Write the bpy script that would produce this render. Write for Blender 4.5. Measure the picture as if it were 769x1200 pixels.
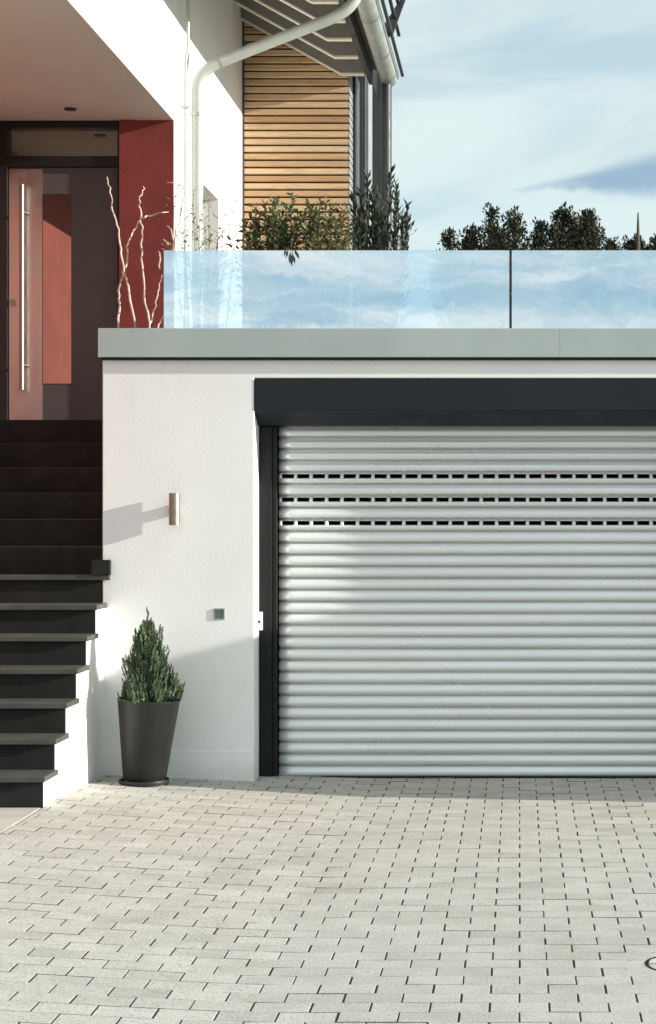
import bpy, math, random
from mathutils import Vector, Matrix, noise
random.seed(7)
for o in list(bpy.data.objects): bpy.data.objects.remove(o)
S = bpy.context.scene
# ---------------------------------------------------------------- camera / light / exposure
F, H, PX, PY = 2200.0, 1.70, 609.0, 600.0        # focal length in photo pixels, eye height, principal point
cam = bpy.data.objects.new('camera', bpy.data.cameras.new('camera')); S.collection.objects.link(cam)
cam.location = (0, 0, H); cam.rotation_euler = (math.radians(90), 0, 0)
cam.data.sensor_fit = 'HORIZONTAL'; cam.data.sensor_width = 36; cam.data.lens = F / 769 * 36
cam.data.shift_x = -(PX - 384.5) / 769; cam.data.clip_start = .1; cam.data.clip_end = 2000
S.camera = cam
S.view_settings.view_transform = 'Standard'; S.view_settings.look = 'None'
S.view_settings.gamma = 1; S.view_settings.use_curve_mapping = False
S.view_settings.exposure = 1.03
SUN = Vector((1, -.125, .266)).normalized()       # direction towards the sun
sl = bpy.data.lights.new('sun', 'SUN'); sl.energy = 4.0; sl.angle = math.radians(.55); sl.color = (1, .96, .88)
so = bpy.data.objects.new('sun', sl); S.collection.objects.link(so)
so.rotation_euler = SUN.to_track_quat('Z', 'Y').to_euler()
W = bpy.data.worlds.new('World'); S.world = W; W.use_nodes = True
nt = W.node_tree; nt.nodes.clear()
def N(t, typ, **kw):
    n = t.nodes.new(typ)
    for k, v in kw.items(): setattr(n, k, v)
    return n
def mathn(t, op, a, b=None, c=None, clamp=False):
    n = N(t, 'ShaderNodeMath', operation=op); n.use_clamp = clamp
    for i, v in enumerate((a, b, c)):
        if v is None: continue
        if isinstance(v, (int, float)): n.inputs[i].default_value = v
        else: t.links.new(v, n.inputs[i])
    return n.outputs[0]
def mixc(t, fac, a, b, blend='MIX'):
    n = N(t, 'ShaderNodeMix', data_type='RGBA', blend_type=blend)
    for s, v in ((n.inputs[0], fac), (n.inputs[6], a), (n.inputs[7], b)):
        if isinstance(v, (int, float)): s.default_value = v
        elif isinstance(v, tuple): s.default_value = (*v[:3], 1)
        else: t.links.new(v, s)
    return n.outputs[2]
def maprange(t, v, a, b, c=0., d=1., smooth=True):
    n = N(t, 'ShaderNodeMapRange'); n.interpolation_type = 'SMOOTHSTEP' if smooth else 'LINEAR'
    t.links.new(v, n.inputs[0])
    for i, x in enumerate((a, b, c, d)): n.inputs[i + 1].default_value = x
    return n.outputs[0]
def noisen(t, vec, scale, detail=4, rough=.55, dist=0., sc=None):
    if sc:
        m = N(t, 'ShaderNodeMapping'); m.inputs['Scale'].default_value = sc; t.links.new(vec, m.inputs[0]); vec = m.outputs[0]
    n = N(t, 'ShaderNodeTexNoise'); n.inputs['Scale'].default_value = scale; n.inputs['Detail'].default_value = detail
    n.inputs['Roughness'].default_value = rough; n.inputs['Distortion'].default_value = dist
    t.links.new(vec, n.inputs['Vector']); return n.outputs[0]
sky = N(nt, 'ShaderNodeTexSky', sky_type='NISHITA'); sky.sun_disc = False
sky.sun_elevation = math.asin(SUN.z); sky.sun_rotation = math.atan2(SUN.x, SUN.y)
sky.air_density = 1.1; sky.dust_density = 1.2; sky.ozone_density = 2.5
tc = N(nt, 'ShaderNodeTexCoord'); d = tc.outputs['Generated']
sep = N(nt, 'ShaderNodeSeparateXYZ'); nt.links.new(d, sep.inputs[0])
SKYK = 4.15                                        # cloud radiance in sky-texture units
veil = maprange(nt, noisen(nt, d, 5.0, 5, .5, .4, (1, 1, 3.4)), .30, .66, .70, .97)
tone = noisen(nt, d, 4.2, 5, .55, .5, (1, 1, 3.6))
cc = mixc(nt, maprange(nt, tone, .36, .64), (.46*SKYK, .61*SKYK, .67*SKYK), (.68*SKYK, .785*SKYK, .775*SKYK))
col = mixc(nt, veil, sky.outputs[0], cc)
# brighter broken cumulus in the half of the sky behind the viewer (what the balustrade mirrors)
cum = noisen(nt, d, 7.0, 8, .60, .5, (1, 1, 5.0))
back = maprange(nt, sep.outputs[1], .15, -.35)
blue = mixc(nt, mathn(nt, 'MULTIPLY', back, .5), col, (.44*SKYK, .66*SKYK, .80*SKYK))
col = mixc(nt, mathn(nt, 'MULTIPLY', back, maprange(nt, cum, .40, .68, 0, .9)), blue, (1.06*SKYK, 1.06*SKYK, 1.0*SKYK))
# one low grey-blue stratus bank near the horizon ahead
u = mathn(nt, 'DIVIDE', sep.outputs[0], mathn(nt, 'MAXIMUM', sep.outputs[1], .05))
v = mathn(nt, 'DIVIDE', sep.outputs[2], mathn(nt, 'MAXIMUM', sep.outputs[1], .05))
wob = mathn(nt, 'SUBTRACT', noisen(nt, d, 28, 4, .6), .5)
us = mathn(nt, 'ADD', u, mathn(nt, 'MULTIPLY', wob, .05))
thick = maprange(nt, us, -.012, .10, .0, .0185)
mid = mathn(nt, 'ADD', mathn(nt, 'MULTIPLY', maprange(nt, us, 0., .11), .0085), .1735)
dist = mathn(nt, 'ABSOLUTE', mathn(nt, 'SUBTRACT', mathn(nt, 'ADD', v, mathn(nt, 'MULTIPLY', wob, .014)), mid))
bank = mathn(nt, 'SUBTRACT', 1.0, mathn(nt, 'DIVIDE', dist, mathn(nt, 'ADD', thick, .0004)), clamp=True)
bank = mathn(nt, 'MULTIPLY', maprange(nt, bank, .0, .75), maprange(nt, us, -.008, .045, 0., 1.))
col = mixc(nt, bank, col, (.31*SKYK, .44*SKYK, .57*SKYK))
bg = N(nt, 'ShaderNodeBackground'); bg.inputs[1].default_value = .135
nt.links.new(col, bg.inputs[0]); wo = N(nt, 'ShaderNodeOutputWorld'); nt.links.new(bg.outputs[0], wo.inputs[0])

# ---------------------------------------------------------------- materials
def M(name, col, rough=.6, metal=0., var=.12, vscale=3., col2=None, bump=0., bscale=80., spec=.5, stretch=None, grain=.0, coat=0., bdetail=4):
    m = bpy.data.materials.new(name); m.use_nodes = True; t = m.node_tree; b = t.nodes['Principled BSDF']
    tcn = N(t, 'ShaderNodeTexCoord'); vec = tcn.outputs['Object']
    n1 = noisen(t, vec, vscale, 5, .6, 0, stretch)
    dark = tuple(c * (1 - var) for c in col); lite = col2 or tuple(min(1, c * (1 + var * .6)) for c in col)
    c = mixc(t, maprange(t, n1, .32, .68), dark, lite)
    if grain:
        g = noisen(t, vec, 260, 2, .6)
        c = mixc(t, maprange(t, g, .35, .7, 0, grain), c, tuple(x * .35 for x in col))
    t.links.new(c, b.inputs['Base Color'])
    rr = maprange(t, noisen(t, vec, vscale * 2.3, 4), .3, .7, max(0, rough - .07), min(1, rough + .07)); t.links.new(rr, b.inputs['Roughness'])
    b.inputs['Metallic'].default_value = metal; b.inputs['Specular IOR Level'].default_value = spec
    b.inputs['Coat Weight'].default_value = coat; b.inputs['Coat Roughness'].default_value = .25
    if bump:
        bn = N(t, 'ShaderNodeBump'); bn.inputs['Strength'].default_value = 1; bn.inputs['Distance'].default_value = bump
        t.links.new(noisen(t, vec, bscale, bdetail, .6, 0, stretch if metal else None), bn.inputs['Height']); t.links.new(bn.outputs[0], b.inputs['Normal'])
    return m
def M_tone(name, stops, rough=.6, spec=.4, nsc=6., bump=0., bscale=200, trans=0.):
    """colour picked per leaf / per stone from the mesh attribute 'tone'"""
    m = bpy.data.materials.new(name); m.use_nodes = True; t = m.node_tree; b = t.nodes['Principled BSDF']
    a = N(t, 'ShaderNodeAttribute', attribute_name='tone')
    r = N(t, 'ShaderNodeValToRGB'); els = r.color_ramp.elements
    for i, (p, c) in enumerate(stops):
        e = els[i] if i < 2 else els.new(p)
        e.position = p; e.color = (*c, 1)
    t.links.new(a.outputs['Fac'], r.inputs[0]); c = r.outputs[0]
    tcn = N(t, 'ShaderNodeTexCoord'); vec = tcn.outputs['Object']
    c = mixc(t, maprange(t, noisen(t, vec, nsc, 6, .65), .3, .7, 0., .35), c, mixc(t, 1., c, (.6, .6, .58), 'MULTIPLY'))
    if bump:
        c = mixc(t, maprange(t, noisen(t, vec, bscale, 3, .7), .44, .66, 0, .8), c, mixc(t, 1., c, (.55, .55, .53), 'MULTIPLY'))
        st = maprange(t, noisen(t, vec, 1.1, 7, .7, .6), .52, .74, 0, .5)
        c = mixc(t, st, c, mixc(t, 1., c, (.66, .64, .6), 'MULTIPLY'))
        bn = N(t, 'ShaderNodeBump'); bn.inputs['Distance'].default_value = bump
        t.links.new(noisen(t, vec, bscale, 4, .7), bn.inputs['Height']); t.links.new(bn.outputs[0], b.inputs['Normal'])
    t.links.new(c, b.inputs['Base Color']); b.inputs['Roughness'].default_value = rough; b.inputs['Specular IOR Level'].default_value = spec
    if trans:
        tr = N(t, 'ShaderNodeBsdfTranslucent'); t.links.new(c, tr.inputs[0]); mx = N(t, 'ShaderNodeMixShader'); mx.inputs[0].default_value = trans
        t.links.new(b.outputs[0], mx.inputs[1]); t.links.new(tr.outputs[0], mx.inputs[2]); t.links.new(mx.outputs[0], t.nodes['Material Output'].inputs[0])
    return m
def M_plaster(name, col):
    m = M(name, col, .9, var=.035, vscale=1.2, bump=.0011, bscale=70, spec=.25)
    t = m.node_tree; b = t.nodes['Principled BSDF']
    tcn = N(t, 'ShaderNodeTexCoord'); vec = tcn.outputs['Object']
    src = b.inputs['Base Color'].links[0].from_socket
    streak = maprange(t, noisen(t, vec, 2.2, 6, .7, .3, (3.2, 3.2, .5)), .56, .78, 0, .16)
    sp = N(t, 'ShaderNodeSeparateXYZ'); t.links.new(N(t, 'ShaderNodeNewGeometry').outputs['Position'], sp.inputs[0])
    low = maprange(t, mathn(t, 'ADD', sp.outputs[2], mathn(t, 'MULTIPLY', noisen(t, vec, 7, 5, .7), .16)), .10, .27, .30, 0.)   # splash dirt above the paving
    c = mixc(t, mathn(t, 'MAXIMUM', streak, low), src, (.50, .49, .45)); t.links.new(c, b.inputs['Base Color'])
    return m
def M_wood(name):
    m = bpy.data.materials.new(name); m.use_nodes = True; t = m.node_tree; b = t.nodes['Principled BSDF']
    tcn = N(t, 'ShaderNodeTexCoord'); vec = tcn.outputs['Object']
    a = N(t, 'ShaderNodeAttribute', attribute_name='tone')
    r = N(t, 'ShaderNodeValToRGB'); e = r.color_ramp.elements
    e[0].position = 0; e[0].color = (.38, .21, .105, 1); e[1].position = 1; e[1].color = (.70, .52, .32, 1)
    x = e.new(.5); x.color = (.56, .37, .20, 1)
    t.links.new(a.outputs['Fac'], r.inputs[0])
    gr = noisen(t, vec, 8, 6, .7, .8, (.6, 4, 16))
    c = mixc(t, maprange(t, gr, .35, .7, 0, .5), r.outputs[0], (.2, .09, .035))
    kn = N(t, 'ShaderNodeTexVoronoi'); kn.inputs['Scale'].default_value = 5; mp = N(t, 'ShaderNodeMapping'); mp.inputs['Scale'].default_value = (1, 1, 2.6)
    t.links.new(vec, mp.inputs[0]); t.links.new(mp.outputs[0], kn.inputs['Vector'])
    c = mixc(t, maprange(t, kn.outputs[0], .03, .085, .8, 0.), c, (.09, .04, .02))
    t.links.new(c, b.inputs['Base Color']); b.inputs['Roughness'].default_value = .62
    bn = N(t, 'ShaderNodeBump'); bn.inputs['Distance'].default_value = .002; t.links.new(gr, bn.inputs['Height']); t.links.new(bn.outputs[0], b.inputs['Normal'])
    return m
def M_glass(name, refl, tint, rtint, rough=.0, fres=False, wav=0., bodycol=None):
    """coated glass: mirror-like film over a clear tinted body"""
    m = bpy.data.materials.new(name); m.use_nodes = True; t = m.node_tree; t.nodes.remove(t.nodes['Principled BSDF'])
    g = N(t, 'ShaderNodeBsdfGlossy'); g.inputs[0].default_value = (*rtint, 1); g.inputs['Roughness'].default_value = rough
    if bodycol:
        tr = N(t, 'ShaderNodeBsdfDiffuse')
    else: tr = N(t, 'ShaderNodeBsdfTransparent')
    tr.inputs[0].default_value = (*(bodycol or tint), 1)
    if wav:
        tcn = N(t, 'ShaderNodeTexCoord'); bn = N(t, 'ShaderNodeBump'); bn.inputs['Distance'].default_value = wav
        t.links.new(noisen(t, tcn.outputs['Object'], 2.4, 3, .5), bn.inputs['Height']); t.links.new(bn.outputs[0], g.inputs['Normal'])
    mx = N(t, 'ShaderNodeMixShader')
    fr = N(t, 'ShaderNodeFresnel'); fr.inputs[0].default_value = 1.5
    f = mathn(t, 'ADD', mathn(t, 'MULTIPLY', fr.outputs[0], 1 - refl), refl, clamp=True)
    t.links.new(f, mx.inputs[0]); t.links.new(tr.outputs[0], mx.inputs[1]); t.links.new(g.outputs[0], mx.inputs[2])
    t.links.new(mx.outputs[0], t.nodes['Material Output'].inputs[0]); return m

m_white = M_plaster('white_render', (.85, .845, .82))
m_house = M_plaster('house_render', (.82, .81, .78))
m_red = M('red_render', (.235, .050, .044), .85, var=.16, vscale=2.5, bump=.002, bscale=110, spec=.3)
m_terra = M('terracotta_red_render', (.31, .105, .080), .85, var=.1, vscale=2, bump=.001, bscale=80, spec=.3)
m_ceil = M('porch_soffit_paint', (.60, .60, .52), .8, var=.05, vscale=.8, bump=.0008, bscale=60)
m_coping = M('grey_aluminium_capping', (.42, .465, .445), .42, metal=.25, var=.07, vscale=1.5, stretch=(1, 1, .4))
m_box = M('anthracite_powder_coat', (.010, .0138, .018), .5, var=.12, vscale=2, spec=.3)
m_rail = M('black_powder_coat', (.007, .007, .007), .6, spec=.3, var=.15, vscale=3)
m_door = M('shutter_aluminium', (.84, .845, .82), .33, metal=.35, var=.06, vscale=1.2,  stretch=(.3, 1, 3), spec=.5)
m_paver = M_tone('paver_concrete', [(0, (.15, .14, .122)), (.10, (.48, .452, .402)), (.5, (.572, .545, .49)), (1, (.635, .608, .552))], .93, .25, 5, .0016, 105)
m_sand = M('joint_sand', (.085, .078, .066), .95, var=.4, vscale=30, bump=.003, bscale=150)
m_slab = M('stone_slab', (.56, .545, .48), .9, var=.12, vscale=4, bump=.001, bscale=160, grain=.3)
m_ground = M('gravel_ground', (.20, .19, .16), .95, var=.3, vscale=1.2, bump=.01, bscale=30)
m_terr = M('terrace_slab', (.36, .35, .33), .9, var=.12, vscale=2)
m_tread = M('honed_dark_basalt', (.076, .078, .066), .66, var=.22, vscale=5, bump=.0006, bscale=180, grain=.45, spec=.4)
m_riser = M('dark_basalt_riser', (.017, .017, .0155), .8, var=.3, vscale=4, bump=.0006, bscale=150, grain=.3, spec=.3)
m_frame = M('door_frame_black', (.010, .010, .011), .45, var=.15, spec=.4)
m_leaf = M('door_leaf_brown_grey', (.088, .082, .080), .5, var=.08, vscale=2, spec=.4)
m_steel = M('brushed_stainless', (.50, .46, .44), .36, metal=1, var=.03, vscale=4, stretch=(20, 20, .3))
m_steel2 = M('satin_stainless', (.30, .27, .235), .48, metal=1, var=.04, vscale=10)
m_pane = M_glass('door_mirror_glass', .42, (0, 0, 0), (.9, .78, .74), .01, bodycol=(.012, .011, .011))
m_transom = M_glass('transom_glass', .30, (0, 0, 0), (.8, .9, .8), .02, bodycol=(.075, .078, .066))
m_winglass = M_glass('window_glass', .03, (0, 0, 0), (.85, .9, .9), .01, bodycol=(.02, .022, .022))
m_balu = M_glass('coated_blue_glass', .66, (.86, .93, .97), (.86, .94, 1.0), .012, wav=.0006)
m_edge = M('glass_edge_green', (.10, .15, .13), .2, var=.1, spec=.8)
m_zinc = M('weathered_zinc', (.42, .455, .41), .42, metal=.55, var=.14, vscale=6, bump=.0004, bscale=40)
m_pipe = M('white_grey_downpipe', (.44, .465, .42), .42, metal=.2, var=.08, vscale=5)
m_raft = M('rafter_taupe_paint', (.21, .195, .165), .7, var=.12, vscale=4)
m_trim = M('rafter_edge_cream', (.66, .62, .52), .7, var=.08, vscale=6)
m_fascia = M('dark_fascia', (.045, .04, .034), .7, var=.2)
m_tile = M('anthracite_roof_tile', (.04, .04, .042), .6, var=.25, vscale=9, bump=.001)
m_wood = M_wood('larch_boards')
m_gap = M('dark_membrane', (.010, .008, .006), .95, var=.2)
m_post = M('dark_grey_window_frame', (.045, .05, .052), .5, var=.12)
m_lpost = M('light_grey_profile', (.24, .25, .245), .5, var=.12)
m_blind = M('beige_blind', (.50, .47, .39), .7, var=.06, vscale=4)
m_pot = M('dark_grey_planter_resin', (.0145, .0145, .0135), .45, spec=.32, var=.14, vscale=3, bump=.0003, bscale=90, stretch=(1, 1, .3))
m_soil = M('potting_soil', (.03, .022, .015), .95, var=.4, vscale=40, bump=.004, bscale=90)
m_bark = M('bark', (.09, .065, .045), .9, var=.35, vscale=20, bump=.002, bscale=60)
m_twig = M('pale_willow_bark', (.58, .47, .38), .7, var=.22, vscale=25, bump=.0006, bscale=90)
m_conifer = M_tone('conifer_needles', [(0, (.020, .042, .024)), (.4, (.060, .105, .058)), (.75, (.15, .21, .11)), (1, (.28, .31, .17))], .6, .3, 12, trans=.15)
m_shrub = M_tone('shrub_leaves', [(0, (.035, .055, .022)), (.4, (.09, .13, .045)), (.78, (.22, .25, .09)), (.86, (.10, .035, .04)), (1, (.16, .07, .06))], .5, .4, 12, trans=.2)
m_pale = M_tone('pale_leaves', [(0, (.12, .13, .05)), (.5, (.28, .29, .12)), (1, (.46, .45, .24))], .55, .3, 12, trans=.3)
m_olean = M_tone('dark_lance_leaves', [(0, (.014, .022, .014)), (.6, (.035, .050, .028)), (1, (.09, .11, .05))], .45, .4, 12, trans=.08)
m_tree = M_tone('tree_leaves', [(0, (.018, .020, .011)), (.6, (.040, .042, .022)), (1, (.075, .075, .04))], .7, .2, 3, trans=.08)
m_pswitch = M('white_plastic', (.74, .74, .72), .4, var=.04)
m_gswitch = M('grey_green_glass_cover', (.10, .15, .13), .2, var=.1, spec=.7)
m_dark = M('black_plastic', (.01, .01, .01), .4, var=.1)
m_lid = M('cast_concrete_lid', (.54, .525, .47), .93, var=.12, vscale=6, bump=.001, bscale=160, grain=.3)

# ---------------------------------------------------------------- mesh helpers
class MB:
    def __init__(s): s.v, s.f, s.t, s.sm = [], [], [], []
    def add(s, vs, fs, tone=.5, smooth=False):
        b = len(s.v); s.v += [tuple(p) for p in vs]; s.f += [tuple(i + b for i in f) for f in fs]; s.t += [tone] * len(vs); s.sm += [smooth] * len(fs)
        return s
    def box(s, x0, x1, y0, y1, z0, z1, tone=.5):
        vs = [(x, y, z) for z in (z0, z1) for y in (y0, y1) for x in (x0, x1)]
        return s.add(vs, [(0, 2, 3, 1), (4, 5, 7, 6), (0, 1, 5, 4), (2, 6, 7, 3), (0, 4, 6, 2), (1, 3, 7, 5)], tone)
    def prism(s, poly, axis, a, b, tone=.5):
        """poly = list of 2-D points; axis 0: (y,z) along x, axis 1: (x,z) along y, axis 2: (x,y) along z"""
        def P(p, w): return (w, p[0], p[1]) if axis == 0 else (p[0], w, p[1]) if axis == 1 else (p[0], p[1], w)
        n = len(poly); vs = [P(p, a) for p in poly] + [P(p, b) for p in poly]
        fs = [tuple(range(n))[::-1], tuple(range(n, 2 * n))] + [(i, (i + 1) % n, n + (i + 1) % n, n + i) for i in range(n)]
        return s.add(vs, fs, tone)
    def tube(s, pts, r, seg=12, tone=.5, cap=True):
        pts = [Vector(p) for p in pts]; n = len(pts); rs = r if isinstance(r, (list, tuple)) else [r] * n
        up = Vector((0, 0, 1)); vs = []; t0 = (pts[1] - pts[0]).normalized()
        a = t0.cross(up); a = a.normalized() if a.length > 1e-3 else Vector((1, 0, 0)); prev = t0
        for i, p in enumerate(pts):
            t = (pts[min(i + 1, n - 1)] - pts[max(i - 1, 0)]).normalized()
            q = prev.rotation_difference(t); a = (q @ a); a = (a - t * a.dot(t)).normalized(); b2 = t.cross(a); prev = t
            for k in range(seg):
                w = 2 * math.pi * k / seg; vs.append(p + (a * math.cos(w) + b2 * math.sin(w)) * rs[i])
        fs = [(i * seg + k, i * seg + (k + 1) % seg, (i + 1) * seg + (k + 1) % seg, (i + 1) * seg + k) for i in range(n - 1) for k in range(seg)]
        if cap: fs += [tuple(range(seg))[::-1], tuple(range((n - 1) * seg, n * seg))]
        return s.add(vs, fs, tone, True)
    def lathe(s, prof, c, seg=48, tone=.5, tilt=0.):
        vs = []
        for r, z in prof:
            for k in range(seg):
                w = 2 * math.pi * k / seg; vs.append((c[0] + r * math.cos(w) + z * tilt, c[1] + r * math.sin(w), c[2] + z - r * math.cos(w) * tilt))
        n = len(prof)
        fs = [(i * seg + k, i * seg + (k + 1) % seg, (i + 1) * seg + (k + 1) % seg, (i + 1) * seg + k) for i in range(n - 1) for k in range(seg)]
        fs += [tuple(range(seg))[::-1], tuple(range((n - 1) * seg, n * seg))]
        return s.add(vs, fs, tone, True)
    def leaf(s, p, d, l, w, tone, nrm=None):
        d = Vector(d).normalized(); q = Vector(nrm) if nrm else Vector((random.gauss(0, 1), random.gauss(0, 1), random.gauss(0, 1)))
        a = d.cross(q)
        if a.length < 1e-4: a = Vector((1, 0, 0))
        a.normalize(); n = a.cross(d); p = Vector(p)
        vs = [p, p + d * l * .45 + a * w * .5 + n * l * .04, p + d * l + n * -l * .08, p + d * l * .45 - a * w * .5 + n * l * .04]
        return s.add(vs, [(0, 1, 2, 3)], tone)
    def build(s, name, mat, parent=None, bevel=0., smooth_angle=None):
        me = bpy.data.meshes.new(name); off = parent_world(parent)
        me.from_pydata([(x - off.x, y - off.y, z - off.z) for x, y, z in s.v], [], s.f)
        at = me.attributes.new('tone', 'FLOAT', 'POINT'); at.data.foreach_set('value', s.t)
        me.polygons.foreach_set('use_smooth', s.sm); me.materials.append(mat); me.update()
        o = bpy.data.objects.new(name, me); S.collection.objects.link(o)
        if parent: o.parent = parent
        if any(s.sm):
            em = o.modifiers.new('split', 'EDGE_SPLIT'); em.split_angle = math.radians(40)
        if bevel:
            bv = o.modifiers.new('bevel', 'BEVEL'); bv.width = bevel; bv.segments = 2; bv.limit_method = 'ANGLE'
        return o
def parent_world(p):
    v = Vector((0, 0, 0))
    while p: v += p.location; p = p.parent
    return v
def thing(name, label, cat, loc=(0, 0, 0), group=None):
    o = bpy.data.objects.new(name, None); S.collection.objects.link(o); o.location = loc; o.empty_display_size = .1
    return tag(o, label, cat, group)
def tag(o, label, cat, group=None):
    o['label'] = label; o['category'] = cat
    if group: o['group'] = group
    return o
def struct(o): o['kind'] = 'structure'; return o
def XX(px, y): return (px - PX) / F * y           # world X of a photo column on the plane at depth y
def ZZ(py, y): return H + (PY - py) / F * y       # world height of a photo row on the plane at depth y
def sst(a, b, x): t = max(0, min(1, (x - a) / (b - a))); return t * t * (3 - 2 * t)
def arc(p0, p1, p2, n=8):                         # smooth corner
    p0, p1, p2 = map(Vector, (p0, p1, p2)); return [(p0 * (1 - t) ** 2 + p1 * 2 * t * (1 - t) + p2 * t * t) for t in [i / n for i in range(n + 1)]]

# ---------------------------------------------------------------- ground, driveway
def g(x, y): return .097 * max(0, min(1, (-.9 - x) / 1.7)) ** 1.25 * (1 - .36 * sst(10.4, 11.7, y))
gm = MB(); gm.add([(-400, -400, -.06), (400, -400, -.06), (400, 400, -.06), (-400, 400, -.06)], [(0, 1, 2, 3)]); struct(gm.build('ground', m_ground))
YW, YD = 11.70, 12.00                             # wall plane, shutter plane
XC = -2.59                                        # outer face of stair stringer
# joint bed
bd = MB(); nx, ny = 40, 40
vs = [(-2.6 + i * (8.2) / nx, 2.5 + j * 9.75 / ny, 0) for j in range(ny + 1) for i in range(nx + 1)]
vs = [(x, y, g(x, y) - .005) for x, y, _ in vs]
bd.add(vs, [(j * (nx + 1) + i, j * (nx + 1) + i + 1, (j + 1) * (nx + 1) + i + 1, (j + 1) * (nx + 1) + i) for j in range(ny) for i in range(nx)])
struct(bd.build('joint_sand', m_sand))
pv = MB(); PW, PD = .2042, .1240
LX, LY = .632, 3740 / 530.0                       # inspection cover
r = -33
while True:
    yc = 6.317 + r * PD; r += 1
    if yc < 2.6: continue
    if yc > 12.14: break
    off = 0 if r % 2 else PW / 2
    k = -14
    while True:
        x0 = off + k * PW; k += 1
        if x0 > 5.3: break
        x1 = x0 + PW
        if x1 < XC + .03: continue
        gx = random.uniform(.0022, .0046); gy = random.uniform(.0008, .0022) if random.random() > .09 else random.uniform(.0024, .0038)
        ax, bx = max(x0 + gx, XC + .004), x1 - random.uniform(.0022, .0046)
        ay, by = yc - PD / 2 + gy, yc + PD / 2 - random.uniform(.0008, .0017)
        if bx - ax < .02: continue
        cxm, cym = (ax + bx) / 2, (ay + by) / 2
        if ((cxm - LX) / .20) ** 2 + ((cym - LY) / .20) ** 2 < 1: continue
        if ay > YW - .06 and (bx < -1.66): continue
        dz = random.gauss(0, .0008); tx = random.gauss(0, .003); ty = random.gauss(0, .004); rot = random.gauss(0, .004)
        ch = random.uniform(.0008, .0018); tone = min(1, max(.12, random.gauss(.5, .13)))
        def top(x, y): return g(x, y) + dz + (x - cxm) * tx + (y - cym) * ty
        def rt(x, y): return (cxm + (x - cxm) - (y - cym) * rot, cym + (y - cym) + (x - cxm) * rot)
        q = [(ax, ay), (bx, ay), (bx, by), (ax, by)]; qi = [(ax + ch, ay + ch * .6), (bx - ch, ay + ch * .6), (bx - ch, by - ch * .6), (ax + ch, by - ch * .6)]
        lo = [(*rt(x, y), top(x, y) - .03) for x, y in q]; mi = [(*rt(x, y), top(x, y) - ch * .8) for x, y in q]; hi = [(*rt(x, y), top(x, y)) for x, y in qi]
        pv.add(lo + mi + hi, [(8, 9, 10, 11)] + [(a, (a + 1) % 4, 4 + (a + 1) % 4, 4 + a) for a in range(4)] + [(4 + a, 4 + (a + 1) % 4, 8 + (a + 1) % 4, 8 + a) for a in range(4)], tone)
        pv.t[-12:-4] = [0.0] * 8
struct(pv.build('driveway', m_paver))
# slab path in front of the stairs
pt = MB()
for i in range(5):
    for j in range(7):
        a, b2 = XC - .003 - (i + 1) * .6, XC - .003 - i * .6; c, e = 10.18 - (j + 1) * .6, 10.18 - j * .6
        z = g(-2.6, 10) + random.gauss(0, .0006); pt.box(a + .003, b2 - .003, c + .003, e - .003, z - .05, z, random.random())
struct(pt.build('path', m_slab, bevel=.003))
# inspection cover
lid = thing('inspection_cover', 'small round concrete inspection cover set in the driveway pavers', 'drain cover', (LX, LY, 0))
def ring(r0, r1, z0, z1, c, seg=48):
    m = MB(); vs = []
    for rr, zz in ((r0, z0), (r0, z1), (r1, z1), (r1, z0)):
        vs += [(c[0] + rr * math.cos(2 * math.pi * k / seg), c[1] + rr * math.sin(2 * math.pi * k / seg), zz) for k in range(seg)]
    return m.add(vs, [(i * seg + k, i * seg + (k + 1) % seg, ((i + 1) % 4) * seg + (k + 1) % seg, ((i + 1) % 4) * seg + k) for i in range(4) for k in range(seg)])
ring(.152, .161, -.03, .0012, (LX, LY)).build('frame', m_rail, lid)
mm = MB()
for half in (0, 1):                               # lid in two halves, slot between
    poly = [(LX + .145 * math.cos(w), LY + (.011 if half == 0 else -.011) + .132 * math.sin(w)) for w in [math.pi * (half + i / 20) for i in range(21)]]
    mm.prism(poly, 2, -.03, .001)
mm.build('cover_plate', m_lid, lid)
mc = MB()                                         # mortar collar filling the circle cut in the pavers
seg = 48; vs = []
for k in range(seg):
    w = 2 * math.pi * k / seg; c_, s_ = math.cos(w), math.sin(w); e_ = .29 / max(abs(c_), abs(s_)) * .92
    vs.append((LX + .161 * c_, LY + .163 * s_, .0002))
for k in range(seg):
    w = 2 * math.pi * k / seg; c_, s_ = math.cos(w), math.sin(w)
    vs.append((LX + .315 * c_, LY + .26 * s_, -.0045))
mc.add(vs, [(k, (k + 1) % seg, seg + (k + 1) % seg, seg + k) for k in range(seg)]); mc.build('mortar_collar', m_lid, lid)

# ---------------------------------------------------------------- garage
GL, OL, OR, GR = -2.60, -1.655, 1.13, 4.20        # left corner, opening left/right, right corner
OT = ZZ(443, YW)                                  # top of opening
gar = thing('garage', 'white rendered garage with flat terrace roof and wide grey roller door', 'garage', (GL, YW, 0))
w = MB()
w.prism([(GL, -.05), (OL, -.05), (OL, OT), (OR, OT), (OR, -.05), (GR, -.05), (GR, 2.648), (GL, 2.648)], 1, YW, YW + .32)
w.box(GL, GL + .3, YW + .32, 18.4, -.05, 2.648); w.box(GR - .3, GR, YW + .32, 18.4, -.05, 2.648); w.box(GL + .3, GR - .3, 18.1, 18.4, -.05, 2.648)
w.build('wall', m_white, gar, bevel=.006)
zp = ZZ(880, YW)
for a, b2 in ((GL + .002, OL - .002), (OR + .002, GR)): MB().box(a, b2, YW - .004, YW + .1, -.05, zp).build('plinth', m_white, gar, bevel=.003)
MB().box(GL + .02, GR, YW + .02, 24.5, 2.650, 2.665).build('terrace_floor', m_terr, gar)
cy = YW - .048
cz0, cz1 = ZZ(418.5, cy), ZZ(385, cy)
cx_joint = XX(655, cy)
co = MB()
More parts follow.
